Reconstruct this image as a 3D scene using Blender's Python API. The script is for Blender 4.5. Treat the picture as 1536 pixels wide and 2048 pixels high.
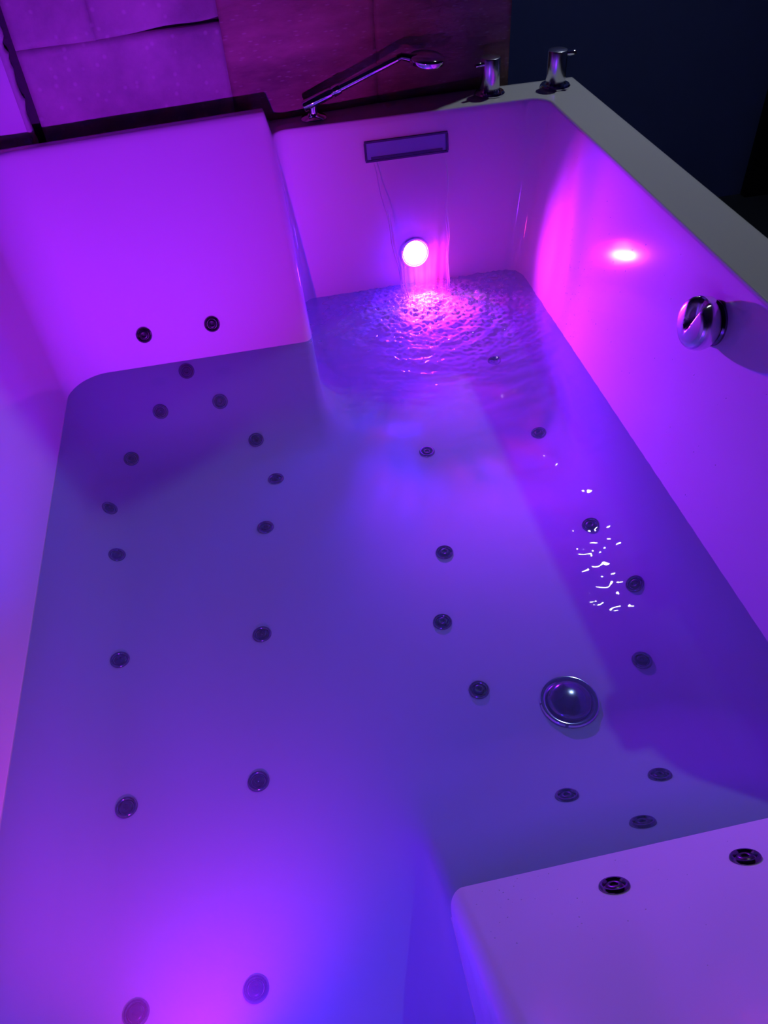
import bpy, bmesh, math, random
import numpy as np
from mathutils import Vector, Matrix

for o in list(bpy.data.objects):
    bpy.data.objects.remove(o, do_unlink=True)
scene = bpy.context.scene
C = scene.collection
random.seed(7)
rng = np.random.default_rng(7)

# ------------------------------------------------------------------ camera
cam_d = bpy.data.cameras.new('camera')
cam = bpy.data.objects.new('camera', cam_d)
C.objects.link(cam)
cam_d.sensor_fit = 'VERTICAL'
cam_d.sensor_height = 36.0
cam_d.lens = 36.0 * 1580.0 / 2048.0
cam_d.clip_start = 0.01
R = Matrix(((0.97999387, 0.17410874, -0.09642694),
            (-0.19078381, 0.68379058, -0.70429538),
            (-0.05668815, 0.70860186, 0.70332771)))
cam.matrix_world = Matrix.Translation((0, 0, 1.0)) @ R.to_4x4()
scene.camera = cam

# ------------------------------------------------------------------ world and exposure
w = bpy.data.worlds.new('world')
scene.world = w
w.use_nodes = True
w.node_tree.nodes['Background'].inputs[0].default_value = (0.10, 0.16, 0.45, 1)
w.node_tree.nodes['Background'].inputs[1].default_value = 0.03
vs = scene.view_settings
vs.view_transform = 'Standard'
vs.look = 'None'
vs.exposure = 0.0
vs.gamma = 1.0
vs.use_curve_mapping = False
try:
    scene.cycles.use_denoising = True
    scene.cycles.max_bounces = 5
    scene.cycles.diffuse_bounces = 3
    scene.cycles.glossy_bounces = 3
    scene.cycles.transmission_bounces = 4
    scene.cycles.transparent_max_bounces = 8
    scene.cycles.use_adaptive_sampling = True
    scene.cycles.adaptive_threshold = 0.06
    scene.cycles.adaptive_min_samples = 12
    scene.cycles.use_light_tree = False
    scene.cycles.sample_clamp_indirect = 2.0
    scene.cycles.caustics_reflective = False
    scene.cycles.caustics_refractive = False
except Exception:
    pass

# light strengths (the lamps themselves are built with the tub and on the wall)
LED_RED = (1.0, 0.012, 0.20)
LED_BLUE = (0.055, 0.010, 1.0)
LED_LENS = 250.0          # radiance of the lens itself
SPOT_WHITE = 660.0

FLOOR_Z = -0.30

# ------------------------------------------------------------------ material helpers
def mat(name):
    m = bpy.data.materials.new(name)
    m.use_nodes = True
    nt = m.node_tree
    return m, nt, nt.nodes, nt.links, nt.nodes['Principled BSDF'], nt.nodes['Material Output']

def simple(name, col, rough=0.5, metal=0.0, spec=0.5, coat=0.0):
    m, nt, N, L, P, O = mat(name)
    P.inputs['Base Color'].default_value = (*col, 1)
    P.inputs['Roughness'].default_value = rough
    P.inputs['Metallic'].default_value = metal
    P.inputs['Specular IOR Level'].default_value = spec
    P.inputs['Coat Weight'].default_value = coat
    P.inputs['Coat Roughness'].default_value = 0.05
    return m

def noise_bump(m, scale, strength, dist=0.002, detail=4.0):
    nt = m.node_tree; N = nt.nodes; L = nt.links; P = N['Principled BSDF']
    tc = N.new('ShaderNodeTexCoord')
    nz = N.new('ShaderNodeTexNoise'); nz.inputs['Scale'].default_value = scale; nz.inputs['Detail'].default_value = detail
    b = N.new('ShaderNodeBump'); b.inputs['Strength'].default_value = strength; b.inputs['Distance'].default_value = dist
    L.new(tc.outputs['Object'], nz.inputs['Vector']); L.new(nz.outputs['Fac'], b.inputs['Height'])
    L.new(b.outputs['Normal'], P.inputs['Normal'])
    return nz

def emitter(name, col, strength):
    m, nt, N, L, P, O = mat(name)
    e = N.new('ShaderNodeEmission')
    e.inputs[0].default_value = (*col, 1); e.inputs[1].default_value = strength
    L.new(e.outputs[0], O.inputs['Surface'])
    return m

M = {}
M['acrylic'] = simple('white_acrylic', (0.86, 0.86, 0.87), 0.10, 0, 0.5)
_nt = M['acrylic'].node_tree          # wetted below the water line: almost no surface mirror there
_g = _nt.nodes.new('ShaderNodeNewGeometry'); _s = _nt.nodes.new('ShaderNodeSeparateXYZ'); _r = _nt.nodes.new('ShaderNodeMapRange')
_r.inputs['From Min'].default_value = -0.002; _r.inputs['From Max'].default_value = 0.002
_r.inputs['To Min'].default_value = 0.0; _r.inputs['To Max'].default_value = 0.5
_nt.links.new(_g.outputs['Position'], _s.inputs[0]); _nt.links.new(_s.outputs['Z'], _r.inputs['Value'])
_nt.links.new(_r.outputs[0], _nt.nodes['Principled BSDF'].inputs['Specular IOR Level'])
M['chrome'] = simple('chrome', (0.78, 0.78, 0.82), 0.07, 1.0)
M['chrome_dull'] = simple('dark_chrome', (0.22, 0.21, 0.25), 0.16, 1.0)  # darker chrome base; on the shower neck it carries a dark reflection
M['chrome_satin'] = simple('satin_chrome', (0.72, 0.72, 0.78), 0.24, 1.0)
M['jet_dark'] = simple('dark_jet_insert', (0.018, 0.016, 0.03), 0.3, 0, 0.5)
M['slot_grey'] = simple('grey_slot_plate', (0.22, 0.40, 0.55), 0.4, 0.1)
M['slot_edge'] = simple('dark_slot_edge', (0.07, 0.08, 0.14), 0.35, 0.5)
M['navy'] = simple('navy_wall_paint', (0.22, 0.28, 0.70), 0.7, 0, 0.3)
noise_bump(M['navy'], 60, 0.15)
M['floor'] = simple('dark_floor_tile', (0.03, 0.035, 0.05), 0.35)
noise_bump(M['floor'], 30, 0.1)
M['ceiling'] = simple('ceiling_paint', (0.10, 0.10, 0.12), 0.9)
M['room'] = simple('room_wall_paint', (0.06, 0.06, 0.09), 0.85)
M['black'] = simple('black_door_wood', (0.010, 0.008, 0.012), 0.5)
M['door'] = simple('dark_door_panel', (0.020, 0.012, 0.020), 0.4)
M['pillar'] = simple('white_plaster', (0.72, 0.70, 0.72), 0.75, 0, 0.3)
noise_bump(M['pillar'], 45, 0.25, 0.003)
M['plaster_edge'] = simple('rough_plaster_edge', (0.50, 0.46, 0.47), 0.9)
noise_bump(M['plaster_edge'], 120, 0.6, 0.004)
M['mortar'] = simple('dark_mortar', (0.055, 0.045, 0.06), 0.95)
noise_bump(M['mortar'], 80, 0.5, 0.004)
M['lamp_black'] = simple('black_lamp_housing', (0.015, 0.015, 0.016), 0.45)
M['white_lens'] = emitter('white_lamp_lens', (0.78, 0.86, 1.0), SPOT_WHITE)
M['led_red'] = emitter('red_led', (1.0, 0.035, 0.35), LED_LENS*0.22)
M['led_blue'] = emitter('blue_led', LED_BLUE, LED_LENS * 1.4)

def stone_mat(name, base, dark, grain):
    m, nt, N, L, P, O = mat(name)
    tc = N.new('ShaderNodeTexCoord')
    mp = N.new('ShaderNodeMapping'); mp.inputs['Scale'].default_value = grain
    n1 = N.new('ShaderNodeTexNoise'); n1.inputs['Scale'].default_value = 5.0; n1.inputs['Detail'].default_value = 9; n1.inputs['Roughness'].default_value = 0.65
    n2 = N.new('ShaderNodeTexNoise'); n2.inputs['Scale'].default_value = 110.0; n2.inputs['Detail'].default_value = 4
    v = N.new('ShaderNodeTexVoronoi'); v.inputs['Scale'].default_value = 42.0
    vr = N.new('ShaderNodeValToRGB'); vr.color_ramp.elements[0].position = 0.10; vr.color_ramp.elements[1].position = 0.22
    vr.color_ramp.elements[0].color = (1, 1, 1, 1); vr.color_ramp.elements[1].color = (0, 0, 0, 1)
    cr = N.new('ShaderNodeValToRGB')
    cr.color_ramp.elements[0].position = 0.32; cr.color_ramp.elements[0].color = (*dark, 1)
    cr.color_ramp.elements[1].position = 0.68; cr.color_ramp.elements[1].color = (*base, 1)
    mx = N.new('ShaderNodeMixRGB'); mx.blend_type = 'ADD'; mx.inputs[0].default_value = 0.10
    b = N.new('ShaderNodeBump'); b.inputs['Strength'].default_value = 0.55; b.inputs['Distance'].default_value = 0.006
    b2 = N.new('ShaderNodeBump'); b2.inputs['Strength'].default_value = 0.3; b2.inputs['Distance'].default_value = 0.002
    L.new(tc.outputs['Object'], mp.inputs['Vector'])
    for n in (n1, n2, v):
        L.new(mp.outputs['Vector'], n.inputs['Vector'])
    L.new(v.outputs['Distance'], vr.inputs['Fac'])
    L.new(n1.outputs['Fac'], cr.inputs['Fac'])
    L.new(cr.outputs['Color'], mx.inputs[1]); L.new(vr.outputs['Color'], mx.inputs[2])
    L.new(mx.outputs['Color'], P.inputs['Base Color'])
    L.new(n1.outputs['Fac'], b.inputs['Height']); L.new(n2.outputs['Fac'], b2.inputs['Height'])
    L.new(b.outputs['Normal'], b2.inputs['Normal']); L.new(b2.outputs['Normal'], P.inputs['Normal'])
    P.inputs['Roughness'].default_value = 0.8
    P.inputs['Specular IOR Level'].default_value = 0.3
    return m
M['stone_a'] = stone_mat('speckled_stone', (0.55, 0.46, 0.47), (0.28, 0.24, 0.25), (1, 1, 1))
M['stone_b'] = stone_mat('grained_stone', (0.46, 0.28, 0.24), (0.20, 0.12, 0.11), (0.8, 1, 3.0))

def water_mat(name, tint, milk, milk_col, foam=False, rough=0.02):
    """clear water: Fresnel mirror over a tinted clear body with a little cloudiness"""
    m, nt, N, L, P, O = mat(name)
    N.remove(P)
    tr = N.new('ShaderNodeBsdfTransparent'); tr.inputs[0].default_value = (*tint, 1)
    gl = N.new('ShaderNodeBsdfGlossy'); gl.inputs['Roughness'].default_value = rough
    # Fresnel reflectance of the air-water face (Schlick), the same for light going in and coming out
    ge = N.new('ShaderNodeNewGeometry')
    dt = N.new('ShaderNodeVectorMath'); dt.operation = 'DOT_PRODUCT'
    L.new(ge.outputs['Incoming'], dt.inputs[0])
    if foam: dt.inputs[1].default_value = (0, 0, 1)          # mean level of the pool
    else: L.new(ge.outputs['Normal'], dt.inputs[1])
    ab = N.new('ShaderNodeMath'); ab.operation = 'ABSOLUTE'; L.new(dt.outputs['Value'], ab.inputs[0])
    on = N.new('ShaderNodeMath'); on.operation = 'SUBTRACT'; on.inputs[0].default_value = 1.0; L.new(ab.outputs[0], on.inputs[1])
    pw = N.new('ShaderNodeMath'); pw.operation = 'POWER'; pw.inputs[1].default_value = 5.0; L.new(on.outputs[0], pw.inputs[0])
    fr = N.new('ShaderNodeMath'); fr.operation = 'MULTIPLY_ADD'; fr.inputs[1].default_value = 0.98; fr.inputs[2].default_value = 0.02; L.new(pw.outputs[0], fr.inputs[0])
    df = N.new('ShaderNodeBsdfDiffuse'); df.inputs[0].default_value = (*milk_col, 1)
    tl = N.new('ShaderNodeBsdfTranslucent'); tl.inputs[0].default_value = (*milk_col, 1)
    md = N.new('ShaderNodeMixShader'); md.inputs[0].default_value = 0.5
    mm = N.new('ShaderNodeMixShader'); mm.inputs[0].default_value = milk
    mf = N.new('ShaderNodeMixShader')
    L.new(df.outputs[0], md.inputs[1]); L.new(tl.outputs[0], md.inputs[2])
    L.new(tr.outputs[0], mm.inputs[1]); L.new(md.outputs[0], mm.inputs[2])
    L.new(fr.outputs[0], mf.inputs[0]); L.new(mm.outputs[0], mf.inputs[1]); L.new(gl.outputs[0], mf.inputs[2])
    L.new(mf.outputs[0], O.inputs['Surface'])
    if foam:
        at = N.new('ShaderNodeAttribute'); at.attribute_name = 'aeration'
        fd = N.new('ShaderNodeBsdfDiffuse'); fd.inputs[0].default_value = (0.92, 0.92, 0.95, 1)
        ft = N.new('ShaderNodeBsdfTranslucent'); ft.inputs[0].default_value = (0.92, 0.92, 0.95, 1)
        fm = N.new('ShaderNodeMixShader'); fm.inputs[0].default_value = 0.35
        fa = N.new('ShaderNodeMixShader')
        L.new(fd.outputs[0], fm.inputs[1]); L.new(ft.outputs[0], fm.inputs[2])
        L.new(mm.outputs[0], fa.inputs[1]); L.new(fm.outputs[0], fa.inputs[2]); L.new(at.outputs['Fac'], fa.inputs[0])
        L.new(fa.outputs[0], mf.inputs[1])
    return m
M['water'] = water_mat('bath_water', (0.70, 0.83, 0.97), 0.22, (0.44, 0.56, 0.95), foam=True, rough=0.012)
M['stream'] = water_mat('falling_water', (0.97, 0.97, 0.99), 0.05, (0.8, 0.8, 0.9), rough=0.03)
M['drop'] = simple('droplet_water', (0.97, 0.97, 0.98), 0.15, 0.0, 1.0)

def glass_water():
    m, nt, N, L, P, O = mat('clear_water_rope')
    P.inputs['Base Color'].default_value = (0.97, 0.97, 1, 1)
    P.inputs['Roughness'].default_value = 0.0
    P.inputs['IOR'].default_value = 1.33
    P.inputs['Transmission Weight'].default_value = 1.0
    return m
M['rope'] = glass_water()

def foam_mat():
    m, nt, N, L, P, O = mat('white_foam')
    N.remove(P)
    df = N.new('ShaderNodeBsdfDiffuse'); df.inputs[0].default_value = (0.9, 0.9, 0.93, 1)
    tl = N.new('ShaderNodeBsdfTranslucent'); tl.inputs[0].default_value = (0.9, 0.9, 0.93, 1)
    a = N.new('ShaderNodeMixShader'); a.inputs[0].default_value = 0.6
    L.new(df.outputs[0], a.inputs[1]); L.new(tl.outputs[0], a.inputs[2])
    L.new(a.outputs[0], O.inputs['Surface'])
    return m
M['foam'] = foam_mat()

# ------------------------------------------------------------------ object helpers
def link(o, parent=None):
    C.objects.link(o)
    if parent is not None:
        o.parent = parent
        bpy.context.view_layer.update()
        o.matrix_parent_inverse = parent.matrix_world.inverted()
    return o

def mesh_obj(name, verts, faces, material, parent=None, smooth=True, loc=None):
    me = bpy.data.meshes.new(name)
    me.from_pydata([tuple(v) for v in verts], [], faces)
    me.update()
    if smooth:
        me.polygons.foreach_set('use_smooth', [True] * len(me.polygons))
    me.materials.append(M[material])
    o = bpy.data.objects.new(name, me)
    if loc is not None:
        o.location = loc
    return link(o, parent)

def bm_obj(name, bm, material, parent=None, smooth=True, matrix=None, auto=None):
    bmesh.ops.recalc_face_normals(bm, faces=bm.faces)
    me = bpy.data.meshes.new(name)
    bm.to_mesh(me); bm.free()
    if smooth:
        me.polygons.foreach_set('use_smooth', [True] * len(me.polygons))
    me.set_sharp_from_angle(angle=math.radians(38))
    me.materials.append(M[material])
    o = bpy.data.objects.new(name, me)
    if matrix is not None:
        o.matrix_world = matrix
    if auto:
        md = o.modifiers.new('bevel', 'BEVEL'); md.width = auto; md.segments = 3; md.limit_method = 'ANGLE'
    return link(o, parent)

def tag(o, label, cat, group=None, kind=None):
    o['label'] = label; o['category'] = cat
    if group: o['group'] = group
    if kind: o['kind'] = kind
    return o

def empty(name, loc):
    o = bpy.data.objects.new(name, None)
    o.location = loc
    o.empty_display_size = 0.05
    C.objects.link(o)
    bpy.context.view_layer.update()
    return o

def box_bm(x0, x1, y0, y1, z0, z1, bm=None):
    bm = bm or bmesh.new()
    v = [bm.verts.new(p) for p in ((x0,y0,z0),(x1,y0,z0),(x1,y1,z0),(x0,y1,z0),(x0,y0,z1),(x1,y0,z1),(x1,y1,z1),(x0,y1,z1))]
    for f in ((0,3,2,1),(4,5,6,7),(0,1,5,4),(1,2,6,5),(2,3,7,6),(3,0,4,7)):
        bm.faces.new([v[i] for i in f])
    return bm

def lathe_bm(profile, n=48, bm=None):
    """profile: (r, z) from bottom to top, closed on the axis when r == 0"""
    bm = bm or bmesh.new()
    rings = []
    for r, z in profile:
        if r <= 1e-7:
            rings.append([bm.verts.new((0, 0, z))])
        else:
            rings.append([bm.verts.new((r*math.cos(2*math.pi*i/n), r*math.sin(2*math.pi*i/n), z)) for i in range(n)])
    for a, b in zip(rings, rings[1:]):
        for i in range(n):
            j = (i + 1) % n
            if len(a) == 1 and len(b) == 1: continue
            if len(a) == 1: bm.faces.new((a[0], b[i], b[j]))
            elif len(b) == 1: bm.faces.new((a[i], a[j], b[0]))
            else: bm.faces.new((a[i], a[j], b[j], b[i]))
    return bm

def frame_from(normal, loc, up=(0, 0, 1)):
    z = Vector(normal).normalized()
    u = Vector(up)
    if abs(u.dot(z)) > 0.99: u = Vector((0, 1, 0))
    x = u.cross(z).normalized()
    y = z.cross(x)
    m = Matrix((x, y, z)).transposed().to_4x4()
    return Matrix.Translation(loc) @ m

def tube_bm(points, radii, n=12, bm=None):
    bm = bm or bmesh.new()
    pts = [Vector(p) for p in points]
    rings = []
    for i, p in enumerate(pts):
        t = (pts[min(i+1, len(pts)-1)] - pts[max(i-1, 0)]).normalized()
        a = t.cross(Vector((0, 1, 0)))
        if a.length < 1e-3: a = t.cross(Vector((1, 0, 0)))
        a.normalize(); b = t.cross(a)
        r = radii[i] if hasattr(radii, '__len__') else radii
        rings.append([bm.verts.new(p + a*r*math.cos(2*math.pi*k/n) + b*r*math.sin(2*math.pi*k/n)) for k in range(n)])
    for A, B in zip(rings, rings[1:]):
        for k in range(n):
            bm.faces.new((A[k], A[(k+1) % n], B[(k+1) % n], B[k]))
    bm.faces.new(rings[0]); bm.faces.new(rings[-1][::-1])
    return bm

# ==================================================================
# THE ROOM
# ==================================================================
def wall_y(x):                      # the stone wall runs slightly askew to the tub
    return 1.862 + 0.102 * (x + 0.43)

RX0, RX1, RY0, RZ1 = -1.25, 2.60, -1.70, 2.22
o = bm_obj('floor', box_bm(RX0-.1, RX1+.1, RY0-.1, 2.8, FLOOR_Z-.1, FLOOR_Z), 'floor', smooth=False); o['kind'] = 'structure'
o = bm_obj('ceiling', box_bm(RX0-.1, RX1+.1, RY0-.1, 2.8, RZ1, RZ1+.1), 'ceiling', smooth=False); o['kind'] = 'structure'
o = bm_obj('wall_near', box_bm(RX0-.1, RX1+.1, RY0-.1, RY0, FLOOR_Z, RZ1), 'room', smooth=False); o['kind'] = 'structure'
o = bm_obj('wall_side', box_bm(RX0-.1, RX0, RY0, 2.8, FLOOR_Z, RZ1), 'room', smooth=False); o['kind'] = 'structure'
o = bm_obj('wall_right', box_bm(RX1, RX1+.1, RY0, 2.8, FLOOR_Z, RZ1), 'navy', smooth=False); o['kind'] = 'structure'

# far wall: a stone-clad partition behind the tub; beyond its end the navy wall lies further back
BACK = 0.050
STONE_X1 = 0.650
def prism_x(x0, x1, ya, yb, z0, z1):
    bm = bmesh.new(); vv = []
    for x in (x0, x1):
        for (yy, z) in ((ya(x), z0), (ya(x), z1), (yb(x), z1), (yb(x), z0)):
            vv.append(bm.verts.new((x, yy, z)))
    for a, b in ((0, 1), (1, 2), (2, 3), (3, 0)):
        bm.faces.new((vv[a], vv[b], vv[b+4], vv[a+4]))
    bm.faces.new(vv[:4]); bm.faces.new(vv[4:][::-1])
    return bm
wall_far = bm_obj('wall_far', prism_x(RX0, STONE_X1, lambda x: wall_y(x)+BACK, lambda x: wall_y(x)+BACK+.16, FLOOR_Z, RZ1), 'navy', smooth=False)
wall_far['kind'] = 'structure'
NAVY_Y = 2.62
o = bm_obj('wall_back', box_bm(RX0-.1, RX1+.1, NAVY_Y, NAVY_Y+.1, FLOOR_Z, RZ1), 'navy', smooth=False); o['kind'] = 'structure'

def slab(x0, x1, z0, z1, material, out=0.0, seed=0, edge=0.0, crack=0.0):
    """one rough stone slab lying against the far wall: a gridded front with an uneven edge"""
    nx = max(8, int((x1-x0)/0.012)); nz = max(8, int((z1-z0)/0.014))
    r = np.random.default_rng(seed)
    ph = r.uniform(0, 6.28, (10, 2)); fq = r.uniform(6, 45, (10, 2)); am = 0.0007 / (1 + fq[:, 0] * 0.05)
    vs_, fs = [], []
    for j in range(nz+1):
        for i in range(nx+1):
            u = i/nx; v = j/nz
            x = x0 + (x1-x0)*u; z = z0 + (z1-z0)*v
            d = min((x-x0), (x1-x), (z-z0), (z1-z))
            wob = sum(am[k]*math.sin(fq[k,0]*x+ph[k,0])*math.cos(fq[k,1]*z+ph[k,1]) for k in range(10))
            bev = edge * (1 - min(1, d/0.014))**2
            ex = 0.0002*math.sin(61*z+seed)*math.sin(23*z) if i in (0, nx) else 0
            ez = crack*max(0, (x-x0)/(x1-x0))*(1+.25*math.sin(40*x)) if (j == 0 and crack) else 0
            vs_.append((x+ex, wall_y(x) - out + bev + wob, z+ez))
    n = nx+1
    for j in range(nz):
        for i in range(nx):
            fs.append((j*n+i, j*n+i+1, (j+1)*n+i+1, (j+1)*n+i))
    # sides back to the wall
    ring = [i for i in range(nx+1)] + [j*n+nx for j in range(1, nz+1)] + [nz*n+i for i in range(nx-1, -1, -1)] + [j*n for j in range(nz-1, 0, -1)]
    base = len(vs_)
    for k in ring:
        x, y, z = vs_[k]
        vs_.append((x, wall_y(x) + BACK - 0.001, z))
    m = len(ring)
    for k in range(m):
        fs.append((ring[k], base+k, base+(k+1) % m, ring[(k+1) % m]))
    return mesh_obj('stone_slab', vs_, fs, material, wall_far)

slab(-0.405, 0.000, FLOOR_Z+.002, 0.5875, 'stone_a', 0.000, 1)
slab(-0.0002, 0.330, FLOOR_Z+.002, 0.640, 'stone_b', 0.000, 3)
slab(0.3298, STONE_X1, FLOOR_Z+.002, 0.700, 'stone_b', 0.000, 4)
slab(-0.405, -0.2498, 0.5872, 1.15, 'stone_a', 0.000, 5)
slab(-0.250, 0.000, 0.5873, 1.15, 'stone_a', 0.000, 6, crack=0.012)
slab(0.0, 0.330, 0.6398, 1.15, 'stone_b', 0.000, 7)
slab(0.3298, STONE_X1, 0.6998, 1.15, 'stone_b', 0.000, 8)
slab(-0.405, -0.06, 1.151, RZ1-.01, 'stone_a', 0.0, 9)
slab(-0.059, 0.33, 1.151, RZ1-.01, 'stone_a', 0.001, 10)
slab(0.331, STONE_X1, 1.151, RZ1-.01, 'stone_b', 0.000, 11)
# mortar bed visible in the joints
bm = bmesh.new()
vv = []
for x in (-0.45, STONE_X1-.003):
    for (dy, z) in ((0.016, FLOOR_Z+.001), (0.016, RZ1-.002), (BACK+.001, RZ1-.002), (BACK+.001, FLOOR_Z+.001)):
        vv.append(bm.verts.new((x, wall_y(x)+dy, z)))
for a, b in ((0, 1), (1, 2), (2, 3), (3, 0)):
    bm.faces.new((vv[a], vv[b], vv[b+4], vv[a+4]))
bm.faces.new(vv[:4]); bm.faces.new(vv[4:][::-1])
bm_obj('mortar_bed', bm, 'mortar', wall_far, smooth=False)

# white plastered wall end at the left with a ragged edge of plaster
bm = bmesh.new()
PX = -0.432
for_y = lambda x: wall_y(x) - 0.010
vv = []
for x in (RX0+.001, PX):
    for (yy, z) in ((for_y(x), FLOOR_Z+.001), (for_y(x), RZ1-.001), (wall_y(x)+BACK-.001, RZ1-.001), (wall_y(x)+BACK-.001, FLOOR_Z+.001)):
        vv.append(bm.verts.new((x, yy, z)))
for a, b in ((0, 1), (1, 2), (2, 3), (3, 0)):
    bm.faces.new((vv[a], vv[b], vv[b+4], vv[a+4]))
bm.faces.new(vv[:4]); bm.faces.new(vv[4:][::-1])
wall_left = bm_obj('wall_left', bm, 'pillar', smooth=False); wall_left['kind'] = 'structure'
vs_, fs = [], []
nz = 260
for j in range(nz+1):
    z = FLOOR_Z + .01 + (RZ1-.02-FLOOR_Z)*j/nz
    wob = 0.0008*math.sin(37*z) + 0.0008*math.sin(91*z+1) + 0.0012*random.uniform(-1, 1)
    spike = 0.010*random.random()**9
    x1 = PX + 0.009 + wob + spike
    y = for_y(PX)
    vs_ += [(PX-.002, y-.001, z), (PX+.004+wob*.5, y-.004, z), (x1, y+.002+0.002*random.random(), z), (x1-.002, y+.022, z)]
for j in range(nz):
    for k in range(3):
        a = j*4+k
        fs.append((a, a+1, a+5, a+4))
mesh_obj('plaster_edge', vs_, fs, 'plaster_edge', wall_left)

# dark door in the far wall at the right
door = bm_obj('door_1', box_bm(1.870, 2.58, NAVY_Y-.012, NAVY_Y, FLOOR_Z+.001, 1.72), 'door', smooth=False); door['kind'] = 'structure'
bm_obj('door_frame', box_bm(1.782, 1.870, NAVY_Y-.035, NAVY_Y, FLOOR_Z+.001, 1.80), 'black', door, smooth=False, auto=.003)
bm_obj('door_frame', box_bm(1.870, 2.58, NAVY_Y-.035, NAVY_Y, 1.72, 1.80), 'black', door, smooth=False, auto=.003)

# ==================================================================
# BATHTUB SHELL (an implicit solid: planes with rounded joints)
# ==================================================================
#SHELL-BEGIN
XS = 0.085
DECK, RAISED = 0.385, 0.430
FL = -0.185
def rmin(a, b, r):
    u = np.maximum(r-a, 0); v = np.maximum(r-b, 0)
    return np.where((u > 0) & (v > 0), r - np.sqrt(u*u+v*v), np.minimum(a, b))
def rmax(a, b, r):
    return -rmin(-a, -b, r)
def inside(x, y, z):
    """signed distance to the tub's inner skin, positive in the bathing space"""
    def pl(nx, ny, nz, d):
        n = np.sqrt(nx*nx+ny*ny+nz*nz); return (nx*x+ny*y+nz*z-d)/n
    dl = pl(1, 0, .15, -.470)
    dr = pl(-1, 0, .15, -.642)
    df = pl(0, -1, .14, -1.790)
    dn = rmax(pl(0, 1, .14, .150), pl(1, 0, 0, XS+.02), 0.02)
    kf = (1.785 + 0.10*(x+.43) - 1.597)/RAISED
    ba = (1.597 + kf*z - y)/np.sqrt(1+kf*kf)
    da = rmax(ba, pl(1, 0, .03, XS), 0.022)
    bb = (y - (0.345 - 1.00*z))/np.sqrt(2.0)
    db = rmax(bb, pl(-1, 0, .03, -XS), 0.022)
    dz = z - FL + 0*x
    F = rmin(rmin(dl, da, 0.085), dn, 0.06)
    G_ = rmin(rmin(dr, db, 0.06), df, 0.045)
    W = rmin(F, G_, 0.03)
    return rmin(W, dz, 0.07)
def smoothstep(a, b, x):
    t = np.clip((x-a)/(b-a), 0, 1); return t*t*(3-2*t)
def rim_h(x, y):
    t = (1-smoothstep(0.058, 0.072, x))*smoothstep(1.50, 1.60, y)
    t2 = smoothstep(0.098, 0.112, x)*(1-smoothstep(0.34, 0.44, y))
    return DECK + (RAISED-DECK)*np.maximum(t, t2)
def skin_z(x, y):
    lo = np.full(np.shape(x), FL-0.01); hi = np.full(np.shape(x), 3.0)
    for _ in range(40):
        mid = (lo+hi)/2
        f = inside(x, y, mid)
        hi = np.where(f > 0, mid, hi); lo = np.where(f > 0, lo, mid)
    return (lo+hi)/2
def shell_z(x, y):
    z = skin_z(x, y); r = rim_h(x, y)
    k = 0.014
    h = np.clip(0.5+0.5*(r-z)/k, 0, 1)
    return r*(1-h)+z*h - k*h*(1-h)
def normal_at(x, y, z, e=1e-4):
    g = np.array([inside(np.array(x+e), np.array(y), np.array(z))-inside(np.array(x-e), np.array(y), np.array(z)),
                  inside(np.array(x), np.array(y+e), np.array(z))-inside(np.array(x), np.array(y-e), np.array(z)),
                  inside(np.array(x), np.array(y), np.array(z+e))-inside(np.array(x), np.array(y), np.array(z-e))])
    return g/np.linalg.norm(g)
#SHELL-END
def lines(segs):
    out = []
    for a, b, st in segs:
        n = max(1, round((b-a)/st)); out += [a+(b-a)*i/n for i in range(n)]
    return out + [segs[-1][1]]
gx = lines([(-.615, -.55, .01), (-.55, -.44, .002), (-.44, -.38, .006), (-.38, .02, .012), (.02, .045, .004), (.045, .125, .0018), (.125, .15, .004), (.15, .56, .012), (.56, .62, .005), (.62, .725, .002), (.725, .800, .008)])
gy = lines([(-.18, -.11, .01), (-.11, .04, .005), (.04, .20, .002), (.20, .36, .006), (.36, 1.48, .011), (1.48, 1.76, .006), (1.76, 1.87, .002), (1.87, 1.95, .007)])
gx = np.array(gx); gy = np.array(gy)
XX, YY = np.meshgrid(gx, gy)
rear = 1.785 + 0.10*(XX+.43) + 0.026
rear = rear + (1.950-rear)*smoothstep(0.060, 0.078, XX)
Y0 = 1.60
YW = np.where(YY > Y0, Y0 + (YY-Y0)*(rear-Y0)/(1.95-Y0), YY)
ZZ = shell_z(XX, YW)
nx_, ny_ = len(gx), len(gy)
verts = np.stack([XX, YW, ZZ], -1).reshape(-1, 3).tolist()
faces = []
for j in range(ny_-1):
    for i in range(nx_-1):
        a = j*nx_+i
        faces.append((a, a+1, a+nx_+1, a+nx_))
# outer apron: rounded lip, then straight down to the floor
ring = [i for i in range(nx_)] + [j*nx_+nx_-1 for j in range(1, ny_)] + [(ny_-1)*nx_+i for i in range(nx_-2, -1, -1)] + [j*nx_ for j in range(ny_-2, 0, -1)]
cx, cy = 0.09, 0.93
prev = ring
for dd, dz in ((0.003, 0.001), (0.005, 0.005), (0.005, None)):
    cur = []
    for k in ring:
        x, y, z = verts[k]
        ox = dd if x > .79 else (-dd if x < -.61 else 0); oy = -dd if y < -.175 else 0
        zz = FLOOR_Z+.001 if dz is None else z-dz
        verts.append((x+ox, y+oy, zz)); cur.append(len(verts)-1)
    m = len(ring)
    for k in range(m):
        faces.append((prev[k], cur[k], cur[(k+1) % m], prev[(k+1) % m]))
    prev = cur
tub = empty('bathtub', (0.086, 0.97, FLOOR_Z))
tag(tub, 'large white acrylic whirlpool bathtub for two, filled with water and lit violet', 'bathtub')
shell = mesh_obj('shell', verts, faces, 'acrylic', tub)

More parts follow.
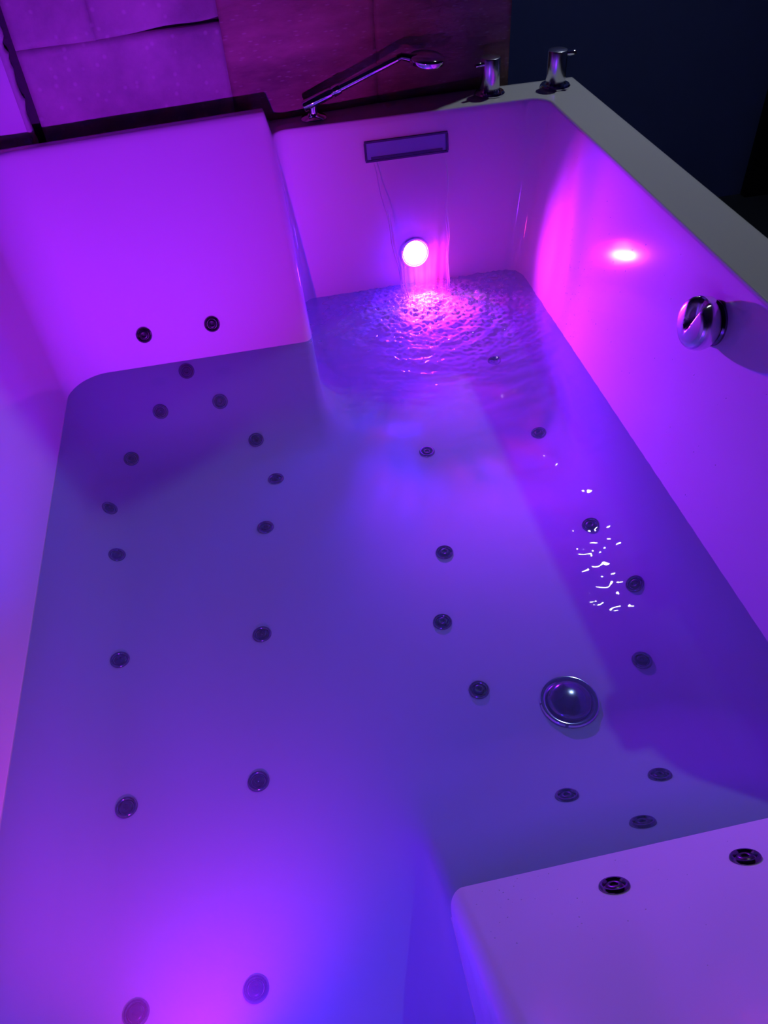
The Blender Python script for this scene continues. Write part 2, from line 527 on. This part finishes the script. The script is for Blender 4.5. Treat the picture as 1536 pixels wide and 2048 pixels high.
# ------------------------------------------------------------------ jets
JETS = [
    (-0.2884, 1.6267, 0.0630),
    (-0.1354, 1.6294, 0.0632),
    (-0.2133, 1.5869, -0.0216),
    (-0.2914, 1.5522, -0.0966),
    (-0.1526, 1.5500, -0.0938),
    (-0.3764, 1.4885, -0.1702),
    (-0.0863, 1.4811, -0.1691),
    (-0.4183, 1.3299, -0.1698),
    (-0.0539, 1.3507, -0.1853),
    (-0.3988, 1.1944, -0.1800),
    (-0.0903, 1.2031, -0.1851),
    (-0.3822, 0.9275, -0.1843),
    (-0.1207, 0.9251, -0.1855),
    (-0.3595, 0.6372, -0.1852),
    (-0.1503, 0.6349, -0.1855),
    (-0.3358, 0.3446, -0.1851),
    (-0.1769, 0.3405, -0.1853),
    (0.5491, 1.6636, -0.1851),
    (0.2960, 1.3544, -0.1851),
    (0.5615, 1.3515, -0.1828),
    (0.2589, 1.0427, -0.1850),
    (0.5662, 1.0413, -0.1816),
    (0.2128, 0.8747, -0.1853),
    (0.5851, 0.8679, -0.1732),
    (0.2385, 0.7185, -0.1853),
    (0.5319, 0.7117, -0.1852),
    (0.3049, 0.4842, -0.1352),
    (0.4505, 0.4846, -0.1354),
    (0.3641, 0.3885, -0.0438),
    (0.2686, 0.2907, 0.0540),
    (0.4253, 0.2881, 0.0566),
]
jet_ring = lathe_bm([(0.0, -0.006), (0.0178, -0.006), (0.0180, 0.0005), (0.0172, 0.0028), (0.0155, 0.0042), (0.0135, 0.0042), (0.0120, 0.0028), (0.0112, 0.0004), (0.0100, -0.0010), (0.0, -0.0010)], 32)
jet_ins = lathe_bm([(0.0, -0.001), (0.0108, -0.001), (0.0106, 0.0012), (0.0085, 0.0030), (0.0060, 0.0036), (0.0045, 0.0030), (0.0036, 0.0008), (0.0, 0.0004)], 24)
first = None
for (x, y, z) in JETS:
    n = normal_at(x, y, z)
    mw = frame_from(n, (x, y, z))
    if first is None:
        r = bm_obj('jet_nozzle', jet_ring, 'chrome_dull', tub, matrix=mw)
        k = bm_obj('nozzle_insert', jet_ins, 'jet_dark', r, matrix=mw)
        first = (r, k)
    else:
        r = first[0].copy(); C.objects.link(r); r.parent = tub; r.matrix_parent_inverse = first[0].matrix_parent_inverse.copy(); r.matrix_basis = mw
        k = first[1].copy(); C.objects.link(k); k.parent = r; k.matrix_parent_inverse = mw.inverted(); k.matrix_basis = mw

# ------------------------------------------------------------------ drain
DX, DY = 0.380, 0.662
dz = float(shell_z(np.array(DX), np.array(DY)))
mw = Matrix.Translation((DX, DY, dz))
dr = bm_obj('drain_flange', lathe_bm([(0, -.004), (0.0495, -.004), (0.0500, 0.002), (0.0480, 0.0045), (0.0440, 0.0050), (0.0390, 0.0030), (0.0370, 0.0010), (0, 0.0010)], 64), 'chrome', tub, matrix=mw)
bm_obj('drain_cap', lathe_bm([(0, 0.0005), (0.0355, 0.0010), (0.0365, 0.0065), (0.0340, 0.0110), (0.0260, 0.0150), (0.0140, 0.0175), (0.0, 0.0182)], 64), 'chrome_dull', dr, matrix=mw)

# ------------------------------------------------------------------ waterfall spout in the far wall
def far_face(z):
    return 1.790 + 0.14*z
SX0, SX1, SZ0, SZ1 = 0.276, 0.464, 0.300, 0.336
def slot_bar(x0, x1, z0, z1, out, name, material, parent):
    bm = bmesh.new(); vv = []
    for x in (x0, x1):
        for (yy, z) in ((far_face(z0)-out, z0), (far_face(z1)-out, z1), (far_face(z1)+.004, z1), (far_face(z0)+.004, z0)):
            vv.append(bm.verts.new((x, yy, z)))
    for a, b in ((0, 1), (1, 2), (2, 3), (3, 0)):
        bm.faces.new((vv[a], vv[b], vv[b+4], vv[a+4]))
    bm.faces.new(vv[:4]); bm.faces.new(vv[4:][::-1])
    return bm_obj(name, bm, material, parent, smooth=False)
spout = slot_bar(SX0, SX1, SZ0, SZ1, 0.0012, 'waterfall_spout', 'slot_grey', tub)
spout['label'] = 'grey slot spout that pours the sheet of water'
slot_bar(SX0-.003, SX1+.003, SZ1, SZ1+.004, 0.004, 'spout_frame', 'slot_edge', spout)
slot_bar(SX0-.003, SX1+.003, SZ0-.004, SZ0, 0.004, 'spout_frame', 'slot_edge', spout)
slot_bar(SX0-.004, SX0+.001, SZ0, SZ1, 0.004, 'spout_frame', 'slot_edge', spout)
slot_bar(SX1-.001, SX1+.004, SZ0, SZ1, 0.004, 'spout_frame', 'slot_edge', spout)
slot_bar(SX0+.010, SX1-.010, SZ0+.001, SZ0+.006, 0.0020, 'spout_mouth', 'slot_edge', spout)

# ------------------------------------------------------------------ LED lamps in both end walls
def led_lamp(loc, normal, side, beams):
    """round lamp with a red and a blue die behind one lens; side = +1/-1 gives the way the dies lie"""
    mw = frame_from(normal, loc)
    bez = bm_obj('light_bezel', lathe_bm([(0, -.006), (0.038, -.006), (0.0385, .001), (0.036, .0045), (0.033, .005), (0.031, .002), (0.0, .002)], 48), 'chrome', tub, matrix=mw)
    # lens halves: one shows red, one blue, side by side
    for s, m in ((1, 'led_red'), (-1, 'led_blue')):
        bm = bmesh.new()
        n = 12; rings = []
        for a in range(0, 3):
            t = a/2
            rr = 0.0300*math.cos(t*math.pi/2*0.98); zz = 0.0025+0.010*math.sin(t*math.pi/2)
            rings.append([bm.verts.new((s*side*abs(rr*math.sin(math.pi*k/n)), rr*math.cos(math.pi*k/n), zz)) for k in range(n+1)])
        for A, B in zip(rings, rings[1:]):
            for k in range(n):
                bm.faces.new((A[k], A[k+1], B[k+1], B[k]))
        bm_obj('led_lens', bm, m, bez, matrix=mw)
    nrm = Vector(normal).normalized()
    side_v = Vector((0, 0, 1)).cross(nrm)
    for tilt, cone, p_red, p_blue, dxr, dxb in beams:
        for s, col, watts, dx in ((1, LED_RED, p_red, dxr), (-1, LED_BLUE, p_blue, dxb)):
            off = mw.to_3x3() @ Vector((s*side*0.014, 0, 0.022))
            ld = bpy.data.lights.new('led_beam', 'SPOT')
            ld.color = col; ld.energy = watts; ld.spot_size = math.radians(cone); ld.spot_blend = 1.0
            ld.shadow_soft_size = 0.008
            lo = bpy.data.objects.new('led_beam', ld)
            d = (nrm + Vector((0, 0, tilt)) - side_v*dx).normalized()
            lo.matrix_world = Matrix.Translation(Vector(loc)+off) @ d.to_track_quat('-Z', 'Y').to_matrix().to_4x4()
            link(lo, bez)
    return bez
l1 = led_lamp((0.375, far_face(0.076)-.001, 0.076), (0, -1, 0.14), 1, [(-0.35, 100, 6, 34, 0.0, 0.0), (-0.85, 60, 44, 56, 0.0, 0.0), (0.06, 96, 13, 30, -0.60, -0.60)])  # steep and sideways beams added to brighten the foam and right wall
l1['label'] = 'glowing pink-white lamp low on the far wall'
l2 = led_lamp((-0.203, 0.150-0.14*0.076+.001, 0.076), (0, 1, 0.14), 1, [(0.03, 46, 30, 90, 0.010, -0.085), (-0.62, 96, 6.0, 5, -0.1, 0.0)])

# ==================================================================
# WATER
# ==================================================================
FX, FY = 0.385, 1.700                      # where the sheet lands
def waves(x, y):
    r = np.sqrt((x-FX)**2 + (y-FY)**2)
    h = np.zeros_like(x)
    g = np.random.default_rng(3)
    for k in range(26):
        sx = FX + g.uniform(-.09, .09); sy = FY + g.uniform(-.06, .06)
        lam = g.uniform(0.014, 0.06); ph = g.uniform(0, 6.28)
        rr = np.sqrt((x-sx)**2 + (y-sy)**2)
        kk = 2*math.pi/lam
        slope = 0.022*g.uniform(.5, 1.3)
        h += slope/kk*np.sin(kk*rr+ph+1.4*np.sin(9*x+ph)+1.1*np.sin(7*y+2*ph))
    env = 1.1*np.exp(-r/1.3) + 1.2*np.exp(-(r/0.13)**2) + 0.7*np.exp(-(r/0.30)**2)
    calm = 0.03 + 0.97*smoothstep(0.06, 0.34, x)          # the lounge on the left lies in the lee of the divider
    near = 0.05 + 0.95*smoothstep(0.50, 0.80, y)
    return h*env*calm*near
wx = np.array(lines([(-0.50, 0.06, 0.008), (0.06, 0.16, 0.004), (0.16, 0.62, 0.0017), (0.62, 0.672, 0.003)]))
wy = np.array(lines([(0.10, 0.45, 0.008), (0.45, 1.34, 0.0032), (1.34, 1.78, 0.0017), (1.78, 1.812, 0.003)]))
WX, WY = np.meshgrid(wx, wy)
SZ_ = skin_z(WX, WY)
WZ = waves(WX, WY)
r_land = np.sqrt((WX-FX)**2 + (WY-FY)**2)
g = np.random.default_rng(21)
ch_h = np.zeros_like(WX)
for k in range(48):
    lam = g.uniform(0.007, 0.020); an = g.uniform(0, 6.28); ph = g.uniform(0, 6.28); kk = 2*math.pi/lam
    ch_h += np.sin(kk*(np.cos(an)*WX+np.sin(an)*WY) + ph + 2.0*np.sin(17*WX+3*ph) + 2.0*np.sin(15*WY+5*ph))/kk
WZ = WZ + 0.066*ch_h*(np.exp(-(r_land/0.20)**2) + 0.6*np.exp(-(r_land/0.36)**2) + 0.02*np.exp(-(r_land/1.05)**2))*smoothstep(0.06, 0.26, WX)*smoothstep(.5, .8, WY)
far_h = np.zeros_like(WX)
for k in range(30):
    lam = g.uniform(0.015, 0.036); an = g.normal(1.5708, 0.75); ph = g.uniform(0, 6.28); kk = 2*math.pi/lam
    far_h += np.sin(kk*(np.cos(an)*WX+np.sin(an)*WY) + ph + 1.5*np.sin(11*WX+3*ph) + 1.5*np.sin(10*WY+5*ph))/kk
WZ = WZ + 0.0105*far_h*np.exp(-(r_land/1.15)**4)*smoothstep(0.14, 0.34, WX)*smoothstep(.52, .72, WY)
rr = np.sqrt(((WX-FX)/1.25)**2 + ((WY-FY+0.01)/0.85)**2)
g = np.random.default_rng(11)
nf = np.zeros_like(WX)
for k in range(60):
    fx, fy, ph = g.normal(0, 130), g.normal(0, 130), g.uniform(0, 6.28)
    nf += np.sin(fx*WX+fy*WY+ph)
nf /= math.sqrt(30)
aer = np.clip(1.45*np.exp(-(rr/0.095)**2) - 0.10 + 0.30*nf*np.exp(-(rr/0.12)**2), 0, 0.92)
aer = np.maximum(aer, np.clip(0.16*np.exp(-(rr/0.22)**2)*(1+0.6*nf), 0, 1))
WZ = WZ + 0.007*np.exp(-(rr/0.06)**2)
keep = SZ_ < 0.02
H_, W_ = WX.shape
idx = -np.ones((H_, W_), int)
fk = keep[:-1, :-1] & keep[1:, :-1] & keep[:-1, 1:] & keep[1:, 1:]
used = np.zeros((H_, W_), bool)
used[:-1, :-1] |= fk; used[1:, :-1] |= fk; used[:-1, 1:] |= fk; used[1:, 1:] |= fk
idx[used] = np.arange(used.sum())
wv = np.stack([WX[used], WY[used], WZ[used]], -1)
jj, ii = np.nonzero(fk)
wf = np.stack([idx[jj, ii], idx[jj, ii+1], idx[jj+1, ii+1], idx[jj+1, ii]], -1)
me = bpy.data.meshes.new('bath_water')
me.from_pydata(wv.tolist(), [], wf.tolist())
me.polygons.foreach_set('use_smooth', [True]*len(me.polygons))
at = me.attributes.new('aeration', 'FLOAT', 'POINT')
at.data.foreach_set('value', aer[used].astype(np.float32))
me.materials.append(M['water'])
water = link(bpy.data.objects.new('bath_water', me))
tag(water, 'cloudy blue-violet bath water filling the tub, rippled below the waterfall', 'water', kind='stuff')

# falling sheet
def sheet(s, t):
    """s across -1..1, t down 0..1"""
    zt = 0.306*(1-t)
    fall = math.sqrt(max(0, t))
    y = 1.832 - 0.118*fall
    half = 0.086 - 0.030*t**0.8
    x = 0.371 + 0.012*t + s*half
    y += 0.0035*math.sin(9*s+5*t)*t + 0.002*math.sin(23*s+11*t)*t - 0.004*(s*s)*t
    return (x, y, zt)
ns, nt_ = 70, 90
sv = [sheet(-1+2*i/ns, j/nt_) for j in range(nt_+1) for i in range(ns+1)]
sf = [(j*(ns+1)+i, j*(ns+1)+i+1, (j+1)*(ns+1)+i+1, (j+1)*(ns+1)+i) for j in range(nt_) for i in range(ns)]
stream = mesh_obj('waterfall_stream', sv, sf, 'stream')
tag(stream, 'clear sheet of water falling from the slot spout past the bright lamp', 'water', kind='stuff')
bm = bmesh.new()
for s0, t0, t1, r0 in ((-1.0, .02, 1, .0018), (1.0, .02, 1, .0018), (.93, .30, 1, .0012), (-.90, .42, 1, .0016), (-.80, .68, .99, .0015), (-.94, .30, .85, .0014)):
    pts, rad = [], []
    for k in range(29):
        u = k/28; t = t0+(t1-t0)*u
        x, y, z = sheet(s0 + 0.03*math.sin(17*t+s0*5), t)
        pts.append((x, y-.0015, z)); rad.append(r0*(0.55+0.45*abs(math.sin(13*t+s0*9)))*min(1, 6*u+.15)*min(1, 6*(1-u)+.3))
    tube_bm(pts, rad, 8, bm)
bm_obj('water_rope', bm, 'foam', stream)  # white foam colour stands in for bright lamplight refracted in the ropes

# foam of bubbles where the sheet lands
ico = bmesh.new(); bmesh.ops.create_icosphere(ico, subdivisions=1, radius=1.0)
iv = np.array([v.co[:] for v in ico.verts]); ifc = np.array([[v.index for v in f.verts] for f in ico.faces]); ico.free()
def scatter(name, centers, radii, squash, material, parent=None, basis=None):
    V, F_ = [], []
    for k, (c, r) in enumerate(zip(centers, radii)):
        s = iv*r
        s = s*np.array([1, 1, squash])
        if basis is not None: s = s @ basis[k].T
        V.append(s+np.array(c)); F_.append(ifc+len(iv)*k)
    return mesh_obj(name, np.concatenate(V).tolist(), np.concatenate(F_).tolist(), material, parent)
cs, rs = [], []
for k in range(2600):
    a = rng.uniform(0, 6.283); q = abs(rng.normal(0, 0.075))
    x = FX + 1.3*q*math.cos(a); y = FY - .005 + 0.8*q*math.sin(a)
    if y > 1.775 or q > .15 or rng.random() < math.exp(-(q/.045)**2): continue
    z = 0.003 + (0.004+max(0, rng.normal(0.002, 0.007)))*math.exp(-(q/.06)**2)
    cs.append((x, y, z)); rs.append(rng.uniform(0.0006, 0.0021)*(1-.5*min(1, q/.15)))
foam = scatter('foam', cs, rs, 0.8, 'foam')
tag(foam, 'bright white foam and splash where the falling water hits the bath', 'foam', kind='stuff')

# ------------------------------------------------------------------ droplets on the dry acrylic
def drop_field(name, pts, rads, label):
    B = []
    for p in pts:
        m = frame_from(normal_at(*p), (0, 0, 0)).to_3x3()
        B.append(np.array(m))
    o = scatter(name, pts, rads, 0.45, 'drop', basis=B)
    tag(o, label, 'droplets', kind='stuff')
pts, rads = [], []
for k in range(260):
    y = rng.uniform(0.80, 1.74); z = rng.uniform(0.012, 0.35)
    if rng.random() < 0.45: y = rng.normal(1.50, 0.07); z = abs(rng.normal(0.10, 0.06))+.01
    if y > 1.75 or z > .36: continue
    x = 0.642+0.15*z
    pts.append((x, y, z)); rads.append(rng.uniform(0.0006, 0.0016))
drop_field('water_droplets', pts, rads, 'tiny water droplets sprinkled over the right wall of the tub')
pts, rads = [], []
for k in range(50):
    x = abs(rng.normal(0.0, 0.12))+0.11; z = abs(rng.normal(.03, .07))+.006
    if x > .6 or z > .34: continue
    y = 0.345-1.0*z
    pts.append((x, y, z)); rads.append(rng.uniform(0.0005, 0.0012))
drop_field('water_droplets', pts, rads, 'tiny water droplets sprinkled over the near backrest at lower right')

# ==================================================================
# FITTINGS
# ==================================================================
# chrome overflow knob on the right wall
kz = 0.300; kx = 0.642+0.15*kz; ky = 0.990
kn = empty('overflow_knob', (kx, ky, kz))
tag(kn, 'round chrome knob on the right wall of the tub', 'knob')
nrm = Vector((-1, 0, .15)).normalized()
mw = frame_from(nrm, (kx, ky, kz))
bm_obj('wall_plate', lathe_bm([(0, -.003), (0.036, -.003), (0.0365, 0.004), (0.034, 0.007), (0, .007)], 48), 'chrome_dull', kn, matrix=mw)
# body: lathe with a finger grip pressed into one side of the face
bm = lathe_bm([(0, 0.006), (0.030, 0.006), (0.036, 0.010), (0.0405, 0.017), (0.0425, 0.024), (0.0422, 0.031), (0.0405, 0.0375), (0.0370, 0.0420), (0.032, 0.0440), (0.024, 0.0450), (0.016, 0.0456), (0.008, 0.046), (0, 0.046)], 96)
bmesh.ops.subdivide_edges(bm, edges=[e for e in bm.edges if e.calc_length() > 0.004], cuts=2, use_grid_fill=True)
for v in bm.verts:
    if v.co.z > 0.030:
        # grip: wedge that starts at the top of the face and narrows downwards (local y is up)
        u = (v.co.x + 0.003)/0.0105; t = (v.co.y - 0.014)/0.026
        wdt = max(0.15, 0.95 + 0.55*t)
        gsh = math.exp(-(u/wdt)**4) * (1/(1+math.exp(-(t+0.75)*9)))
        v.co.z -= 0.017*gsh
bm_obj('turning_cap', bm, 'chrome_satin', kn, matrix=mw)

# tap handles on the deck
def tap(x, y, pin_dir, label):
    t = empty('tap_handle', (x, y, DECK))
    tag(t, label, 'tap', 'chrome tap handles on the tub deck')
    mw = Matrix.Translation((x, y, DECK))
    bm_obj('flange', lathe_bm([(0, -.001), (0.0345, -.001), (0.0350, 0.003), (0.0325, 0.006), (0.0250, 0.0075), (0.0235, 0.011), (0, .011)], 48), 'chrome', t, matrix=mw)
    bm_obj('barrel', lathe_bm([(0, .010), (0.0215, .010), (0.0225, .012), (0.0225, 0.074), (0.0215, 0.0765), (0.0195, 0.0775), (0, .0775)], 48), 'chrome_satin', t, matrix=mw)
    d = Vector(pin_dir).normalized()
    a = Vector((x, y, DECK+.066)) + d*0.021
    bm_obj('lever_pin', tube_bm([a, a+d*0.002, a+d*0.019, a+d*0.021], [.0045, .005, .005, .004], 20), 'chrome', t)
tap(0.585, 1.906, (-1, -.35, 0), 'chrome tap handle with its pin pointing left, nearer the hand shower')
tap(0.741, 1.900, (1, -.25, 0.1), 'chrome tap handle with its pin pointing right, at the tub corner')

# hand shower resting in its holder
hx, hy = 0.171, 1.888
hs = empty('hand_shower', (hx, hy, DECK))
tag(hs, 'slim chrome hand shower with a round head lying slanted in its deck holder', 'hand shower')
mw = Matrix.Translation((hx, hy, DECK))
bm_obj('base_flange', lathe_bm([(0, -.001), (0.029, -.001), (0.0295, 0.003), (0.027, 0.006), (0.014, 0.009), (0.0105, 0.013), (0, .013)], 48), 'chrome', hs, matrix=mw)
A = Vector((hx-.008, hy, DECK+.032)); B = Vector((0.372, 1.885, 0.489))
bm_obj('holder_stem', tube_bm([(hx, hy, DECK+.010), (hx, hy, DECK+.022), A+(B-A)*0.05], [.0095, .0085, .0095], 20), 'chrome', hs)
d = (B-A).normalized()
P_ = lambda t: A+(B-A)*t
bm_obj('holder_sleeve', tube_bm([P_(-.06), P_(-.05), P_(.24), P_(.25)], [.0105, .0120, .0112, .0098], 24), 'chrome', hs)
bm_obj('collar', tube_bm([P_(.27), P_(.275), P_(.345), P_(.35)], [.0108, .0116, .0112, .0102], 24), 'chrome', hs)
bm_obj('handle', tube_bm([P_(.22), P_(.3), P_(.6), P_(.97), P_(.985)], [.0090, .0090, .0084, .0078, .006], 24), 'chrome', hs)
hc = Vector((0.432, 1.882, 0.481))
bm_obj('neck', tube_bm([P_(.96), P_(1.02), hc+Vector((-.034, 0, .004)), hc+Vector((-.022, 0, .003))], [.0070, .0072, .0085, .0075], 20), 'chrome_dull', hs)  # darker chrome puts the neck's dark reflection into its colour
mwh = frame_from((0.10, -.10, 1), hc)
hd = bm_obj('shower_head', lathe_bm([(0, -.009), (0.034, -.009), (0.0385, -.0075), (0.0405, -.003), (0.0400, .002), (0.0360, .006), (0.020, .0085), (0, .009)], 56), 'chrome', hs, matrix=mwh)
bm_obj('spray_face', lathe_bm([(0, -.0105), (0.031, -.0105), (0.0325, -.0088), (0, -.0088)], 48), 'slot_edge', hd, matrix=mwh)

# white ceiling spotlight beyond the end of the stone partition: it lights the rim and glints in the ripples
sp = Vector((1.43, 2.45, 2.12))
sl = empty('ceiling_spotlight', (sp.x, sp.y, RZ1))
tag(sl, 'small black spotlight with a white lens under the ceiling', 'spotlight')
aim = (Vector((0.66, 1.10, 0.0)) - sp).normalized()
mws = frame_from(aim, sp)
bm_obj('housing', lathe_bm([(0, -.075), (0.030, -.075), (0.040, -.055), (0.042, .030), (0.0385, .030), (0.0375, -.010), (0.0, -.012)], 40), 'lamp_black', sl, matrix=mws)
bm_obj('lens', lathe_bm([(0.036, -.009), (0.030, -.006), (0.018, -.004), (0, -.003)], 40), 'white_lens', sl, matrix=mws)
bm_obj('bracket', tube_bm([sp - aim*0.05, Vector((sp.x, sp.y+.02, sp.z+.07)), Vector((sp.x, sp.y+.02, RZ1-.001))], .008, 16), 'lamp_black', sl)
